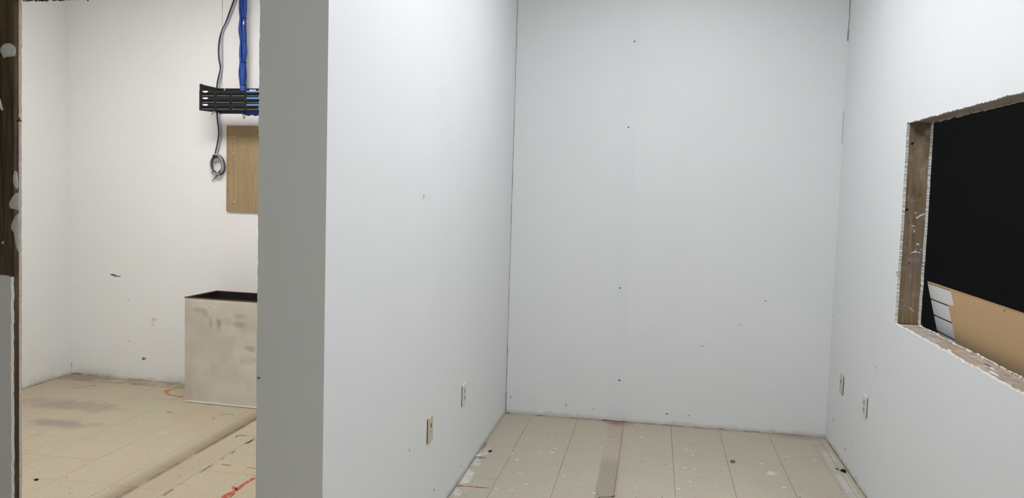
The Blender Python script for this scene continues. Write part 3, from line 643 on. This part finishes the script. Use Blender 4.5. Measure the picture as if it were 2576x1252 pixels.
bu0 = onwall(627, 226, .2)[0]; box('paper_tag', bu0, bu0+0.05, 0.200, 0.2008, ptop+0.0005, ptop+0.0125, MAT['white_pl'], rk, L)
q = onwall(537, 284, .2); patch('tape_scrap', [(q[0]-.02, q[1]-.012), (q[0]-.012, q[1]-.016), (q[0]+.0, q[1]-.004), (q[0]+.016, q[1]+.012), (q[0]-.002, q[1]+.014)], lambda u, v, h: L(u, 0.2+h, v), 0.0008, plain('pink_tape', (0.74, 0.58, 0.52), 0.7), rk)

# ------------------------------------------------------------------ blue cable bundle with ties
bd = 0.075
zt = [onwall(612, y, bd)[1] for y in (46, 105, 157, 214)]
bn = empty('blue_cable_bundle', L(onwall(612, 224, bd)[0], bd, 2.06), 'thick bundle of blue network cables running down to the black rack', 'cable')
ctr = [(x, y) for x, y in ((612, -12), (611, 10), (611, 46), (610, 75), (612, 105), (612, 130), (611, 157), (610, 185), (611, 214), (613, 224))]
cp = [(onwall(x, y, bd)[0], onwall(x, y, bd)[1]) for x, y in ctr]; cp.append((cp[-1][0]+0.005, 2.07))
def bundle_r(z):
    k = min(abs(z-t) for t in zt); return 0.0205 + 0.0065*min(1, k/0.06)
paths = []
for s in range(24):
    ring = 0 if s < 3 else (1 if s < 10 else 2); a0 = s*2.399
    f = (0.15, 0.5, 0.86)[ring]; pts = []
    for i, (u, z) in enumerate(cp):
        zz = z; r2 = bundle_r(zz)*f; a = a0 + zz*1.3 + 0.35*math.sin(zz*9+s)
        pts.append(L(u+r2*math.cos(a), bd+r2*math.sin(a), zz))
    # dense resample between control points for the bulges
    dense = []
    for i in range(len(cp)-1):
        for t in range(4):
            q2 = t/4; u = cp[i][0]*(1-q2)+cp[i+1][0]*q2; zz = cp[i][1]*(1-q2)+cp[i+1][1]*q2
            r2 = bundle_r(zz)*f; a = a0 + zz*1.3 + 0.35*math.sin(zz*9+s); dense.append(L(u+r2*math.cos(a), bd+r2*math.sin(a), zz))
    paths.append(dense + [L(cp[-1][0]+r2*math.cos(a), bd+r2*math.sin(a), cp[-1][1])])
tag(tubes('cables', paths, 0.0046, MAT['blue'], bn, 6, 1), kind='stuff')
for i, z in enumerate(zt):
    u = onwall(612, (46, 105, 157, 214)[i], bd)[0]; rr_ = bundle_r(z)+0.0005
    tube('cable_tie', [L(u+rr_*math.cos(a*math.pi/6), bd+rr_*math.sin(a*math.pi/6), z+0.002*math.sin(a)) for a in range(13)], 0.0024, MAT['tie'], bn, 6, 2)
    tube('cable_tie_tail', [L(u+rr_*0.9, bd+rr_*0.3, z), L(u+rr_+0.008, bd+0.014, z-0.001), L(u+rr_+0.012, bd+0.016, z-0.003)], 0.0016, MAT['tie'], bn, 5, 3)
q = onwall(612, 57, bd+0.03); box('white_tag', q[0]-0.003, q[0]+0.004, bd+0.0255, bd+0.028, q[1]-0.012, q[1]+0.010, MAT['white_pl'], bn, L)
# slack hanging out below the rack
loops = []
for i in range(7):
    u = onwall(606+i*6, 283, .15)[0]; e = onwall(628+i*6, 290, .16)[0]; dz = 0.028+0.006*math.sin(i*2.1)
    loops.append([L(u, .13, rz0+.03), L(u+.004, .14, rz0-.004), L((u+e)/2, .15, rz0-dz*(0.6+0.1*(i % 3))), L(e, .16, rz0-dz*.35), L(e+.06, .17, rz0+.02)])
tag(tubes('slack_loops', loops, 0.0045, MAT['blue'], bn, 6, 6), 'dark blue cable slack hanging below the rack', kind='stuff')
u = onwall(616, 285, .15)[0]; tube('hanging_loop', [L(u-.012, .16, rz0), L(u-.004, .165, rz0-.03), L(u+.004, .165, rz0-.046), L(u+.01, .165, rz0-.03), L(u+.014, .16, rz0)], 0.0025, MAT['navy'], bn, 6, 6)

# ------------------------------------------------------------------ grey and navy cable pair ending in a coil
cu, cz = onwall(547, 414, .03)
cc = empty('coiled_cable', L(cu, 0.03, cz-0.07), 'grey and navy cable pair hanging down the wall into a coil', 'cable')
pix = [(600, -12), (592, 0), (580, 32), (570, 58), (560, 78), (555, 100), (554, 125), (555, 150), (557, 172), (554, 195), (551, 222)]
def dd(i): return 0.012
top = [(onwall(x, y, .012)) for x, y in pix]
low = [onwall(x, y, .012) for x, y in [(551, 284), (552, 310), (553, 335), (550, 358), (545, 380), (541, 392)]]
run = [(u-0.012*max(0, 1-abs(z-2.07)/0.22)**0.5, z) for u, z in top + low]
spread = [0.006, 0.006, 0.0055, 0.005, 0.0045, 0.008, 0.011, 0.009, 0.004, 0.005, 0.006, 0.006, 0.005, 0.0045, 0.0045, 0.004, 0.004]
tag(tube('navy_cable', [L(u-spread[i], 0.016+0.002*math.sin(i), z) for i, (u, z) in enumerate(run)], 0.0052, MAT['navy'], cc, 8, 6), 'dark navy cable')
tag(tube('grey_cable', [L(u+spread[i]*1.25+0.002, 0.017, z) for i, (u, z) in enumerate(run)], 0.0056, MAT['greyc'], cc, 8, 6), 'light grey cable')
rx, rz = 0.046, 0.066; rr = random.Random(11)
for j, (mt, turns) in enumerate(((MAT['navy'], 3), (MAT['greyc'], 3))):     # each cable wound round three times
    pts = []; N = 22*turns; ph = 1.9
    for a in range(N+1):
        f = a/22; t = ph + 2*math.pi*f
        k2 = rx + 0.006*math.sin(f*2.2+j*2.1); k3 = rz + 0.006*math.sin(f*1.7+1+j*1.4); tl_ = 0.16*math.sin(f*2.6+j*1.9)
        x = k2*math.cos(t); z = k3*math.sin(t)
        pts.append(L(cu+x*math.cos(tl_)-z*math.sin(tl_), 0.014+0.011*f+0.0055*j+0.003*math.sin(t), cz+x*math.sin(tl_)+z*math.cos(tl_)))
    tube('coil', pts, 0.0046, mt, cc, 8, 2)
for a in (2.0, 4.1, 5.4):
    x, z = cu+rx*math.cos(a), cz+rz*math.sin(a)
    n_ = Vector((math.cos(a), math.sin(a)))
    tube('cable_tie', [L(x+n_.x*.0125*math.cos(t*math.pi/6), 0.032+0.024*math.sin(t*math.pi/6), z+n_.y*.0125*math.cos(t*math.pi/6)) for t in range(13)], 0.002, MAT['tie'], cc, 6, 2)
tl = [onwall(x, y, .015) for x, y in [(547, 436), (545, 443), (539, 449), (533, 455)]]
tube('loose_end', [L(u, .015, z) for u, z in tl], lambda t: 0.0042-0.002*t, MAT['navy'], cc, 8, 6)

# ------------------------------------------------------------------ outlets
MAT['beige'] = plain('beige_plate', (0.60, 0.54, 0.43), 0.45, 0.4, 0.08)
MAT['whitep'] = plain('white_plate', (0.74, 0.735, 0.70), 0.45, 0.4, 0.04)
MAT['almond'] = plain('almond_receptacle', (0.52, 0.48, 0.38), 0.45, 0.4, 0.08)
def outlet(side, yc, zc, kind, label, group=None, tilt=0.0):
    W2, H2, TH = 0.037, 0.058, 0.0065
    sgn = 1 if side == 'part' else -1; x0 = XA if side == 'part' else XR
    def fr(u, d, v):   # u towards the camera, d out of the wall
        return Vector((x0+sgn*(0.0004+d), yc-u*math.cos(tilt)-v*math.sin(tilt), zc+v*math.cos(tilt)-u*math.sin(tilt)))
    t = empty('wall_outlet', (x0, yc, zc-H2), label, 'outlet', group)
    body = MAT['beige'] if kind == 'jack' else MAT['whitep']
    v, f = [], []
    for d, s in ((0.0, 1.0), (TH*0.55, 1.0), (TH, 0.90)):
        for k in range(20):      # rounded rectangle rings
            a = 2*math.pi*(k+.5)/20; cxx, szz = math.cos(a), math.sin(a)
            ins = 0 if s == 1 else 0.003; cr = 0.005; qd = k//5; tt = (qd*90+(k % 5)*22.5)*math.pi/180
            ox, oz = ((1, 1), (-1, 1), (-1, -1), (1, -1))[qd]
            v.append(fr(ox*(W2-cr)+math.cos(tt)*(cr-ins), d, oz*(H2-cr)+math.sin(tt)*(cr-ins)))
    for q in range(2):
        for k in range(20): f.append((q*20+k, q*20+(k+1) % 20, (q+1)*20+(k+1) % 20, (q+1)*20+k))
    f.append(tuple(range(40, 60))); f.append(tuple(range(20))[::-1])
    mesh('plate', v, f, body, t)
    box('box_gap', W2+0.0003, W2+0.0075, 0, 0.0012, -H2*0.93, H2*0.86, MAT['hole'], t, fr)     # cut in the board left open beside the plate
    if kind == 'jack':
        box('jack_opening', -0.007, 0.007, TH, TH+0.0008, 0.006, 0.026, MAT['rust'], t, fr)
        patch('screw', lump(0, -0.012, 0.0035, 0.0035, 10, 2, 0.05), lambda u, v2, h: fr(u, TH+h, v2), 0.001, MAT['crack'], t)
        box('side_gap', -W2-0.004, -W2-0.0003, 0, 0.0012, -H2*0.6, H2*0.9, MAT['scuff'], t, fr)
    else:
        for s in (-1, 1):
            rc = box('receptacle', -0.017, 0.017, TH, TH+0.002, s*0.0195-0.0135, s*0.0195+0.0135, MAT['almond'], t, fr, bevel=0.0015)
            for o2 in (-0.0065, 0.0065): box('slot', o2-0.0012, o2+0.0012, TH+.002, TH+.0024, s*0.0195-0.003, s*0.0195+0.006, MAT['hole'], rc, fr)
        patch('screw', lump(0, 0, 0.003, 0.003, 10, 2, 0.05), lambda u, v2, h: fr(u, TH+h, v2), 0.001, MAT['pin'], t)
q = on(1080.5, 1078, 0, XA); outlet('part', q.y, q.z, 'jack', 'beige jack plate with reddish opening, nearer one on the partition wall')
q = on(1166, 991, 0, XA); outlet('part', q.y, q.z, 'duplex', 'white duplex outlet on the partition wall, nearer the back corner')
q = on(2118.5, 966, 0, XR); outlet('right', q.y, q.z, 'jack', 'beige jack plate low on the right wall close to the back corner')
q = on(2177, 1021, 0, XR); outlet('right', q.y, q.z, 'duplex', 'white duplex outlet low on the right wall below the opening')

# ------------------------------------------------------------------ boards leaning behind the opening
MAT['mdf'] = plain('mdf_brown', (0.62, 0.425, 0.235), 0.8, 0.15, 0.05, 40)
MAT['mdf_edge'] = plain('mdf_cut_edge', (0.40, 0.255, 0.13), 0.9, 0.1, 0.2, 90)
MAT['slat'] = plain('white_melamine', (0.87, 0.87, 0.865), 0.4, 0.4, 0.02)
LEAN = 0.25; TOPZ = 1.138
def lean_x(z, off): return XB + 0.004 + off + (TOPZ-z)*LEAN
k = math.sqrt(1+LEAN*LEAN)
def fr_lean(off): return lambda y, s, d: Vector((lean_x(TOPZ-s/k, off)+d/k, y, TOPZ-s/k - d*LEAN/k + 0.0))   # s down the slope, d into the board
SL = TOPZ*k - 0.014
md = empty('mdf_sheet', (1.5, 2.8, 0), 'plain brown fibreboard sheet leaning behind the wall opening', 'board')
f1 = fr_lean(0.0); ya, yb = 1.45, 3.80
outl = [(ya, -0.0085), (3.738, -0.0085), (3.735, 0.058), (3.808, 0.064), (3.812, SL), (ya, SL)]
sheet('sheet', [(a, -b2) for a, b2 in outl], [], lambda u, v, h: f1(u, -v, h), 0.0116, [MAT['mdf'], MAT['mdf_edge']], md)
box('ship_lap', 3.70, 3.732, 0.010, SL, -0.0012, -0.0001, MAT['mdf'], md, lambda x, y, z: f1(x, y, z)) if False else None
box('edge_chip', 3.185, 3.197, -0.004, 0.004, -0.0015, -0.0002, MAT['mdf_edge'], md, lambda x, y, z: f1(x, y, z))
sw = empty('slatwall_panel', (1.53, 2.8, 0), 'white slatted wall panel peeking out behind the brown fibreboard sheet', 'panel')
f2 = fr_lean(0.012); yS = 4.085
box('core', 1.5, yS, -0.002, SL-0.012, 0.0075, 0.030, [MAT['mdf'], MAT['crack']], sw, lambda x, y, z: f2(x, y, z), mi=[1, 0, 0, 0, 0, 0])  # front face coloured dark for the shade inside the slat grooves
box('top_edge', 1.5, yS, -0.0105, -0.0021, 0.001, 0.030, [MAT['mdf_edge'], MAT['mdf']], sw, lambda x, y, z: f2(x, y, z), mi=[1, 0, 0, 0, 0, 0])
n = int(SL/0.0762)
for i in range(n):
    s0 = i*0.0762+0.0005; box('slat', 1.5, yS-0.0005, s0, s0+0.0695, 0.0, 0.0062, [MAT['slat'], MAT['mdf_edge']], sw, lambda x, y, z: f2(x, y, z), mi=[0, 1, 1, 1, 1, 1])

# ------------------------------------------------------------------ loose debris on the floor
def chip(x, y, rx, ry, h, mt, seed, label, rot=0.0, cat='debris'):
    q = on(x, y, 2, 0.0); V_, F_ = [], []; o = lump(0, 0, rx, ry, 9, seed, 0.35, rot); rr2 = random.Random(seed)
    n2 = len(o)
    V_ = [Vector((q.x+a*0.85, q.y+b2*0.85, 0.0006)) for a, b2 in o] + [Vector((q.x+a, q.y+b2, h*rr2.uniform(.3, .6))) for a, b2 in o] + [Vector((q.x+a*.55, q.y+b2*.55, h*rr2.uniform(.8, 1.1))) for a, b2 in o]
    for l_ in range(2):
        for i in range(n2): F_.append((l_*n2+i, l_*n2+(i+1) % n2, (l_+1)*n2+(i+1) % n2, (l_+1)*n2+i))
    F_ += [tuple(range(n2))[::-1], tuple(range(2*n2, 3*n2))]
    return tag(mesh('debris_chip', V_, F_, mt, None), label, cat)
chip(1233, 1135, .012, .012, .006, MAT['hole'], 1, 'black chip on the floor close to the partition wall')
chip(1843, 1162, .012, .016, .012, MAT['scuff'], 2, 'dark pebble lying alone in the middle of the nook floor')
chip(2122, 1186, .017, .022, .012, MAT['hole'], 3, 'black clump of debris against the foot of the right wall')
chip(2105, 1180, .005, .014, .005, MAT['rust'], 4, 'small brown crumb left of the black clump by the right wall', 0.6)
chip(91, 1207, .009, .011, .006, MAT['hole'], 5, 'black crumb on the side room floor near the doorway jamb')
chip(1204, 1147, .020, .012, .010, MAT['plaster'], 6, 'white plaster chip against the foot of the partition wall', 0.5)
chip(1283, 1037, .022, .008, .006, MAT['hole'], 7, 'black flake in the left back corner of the nook')
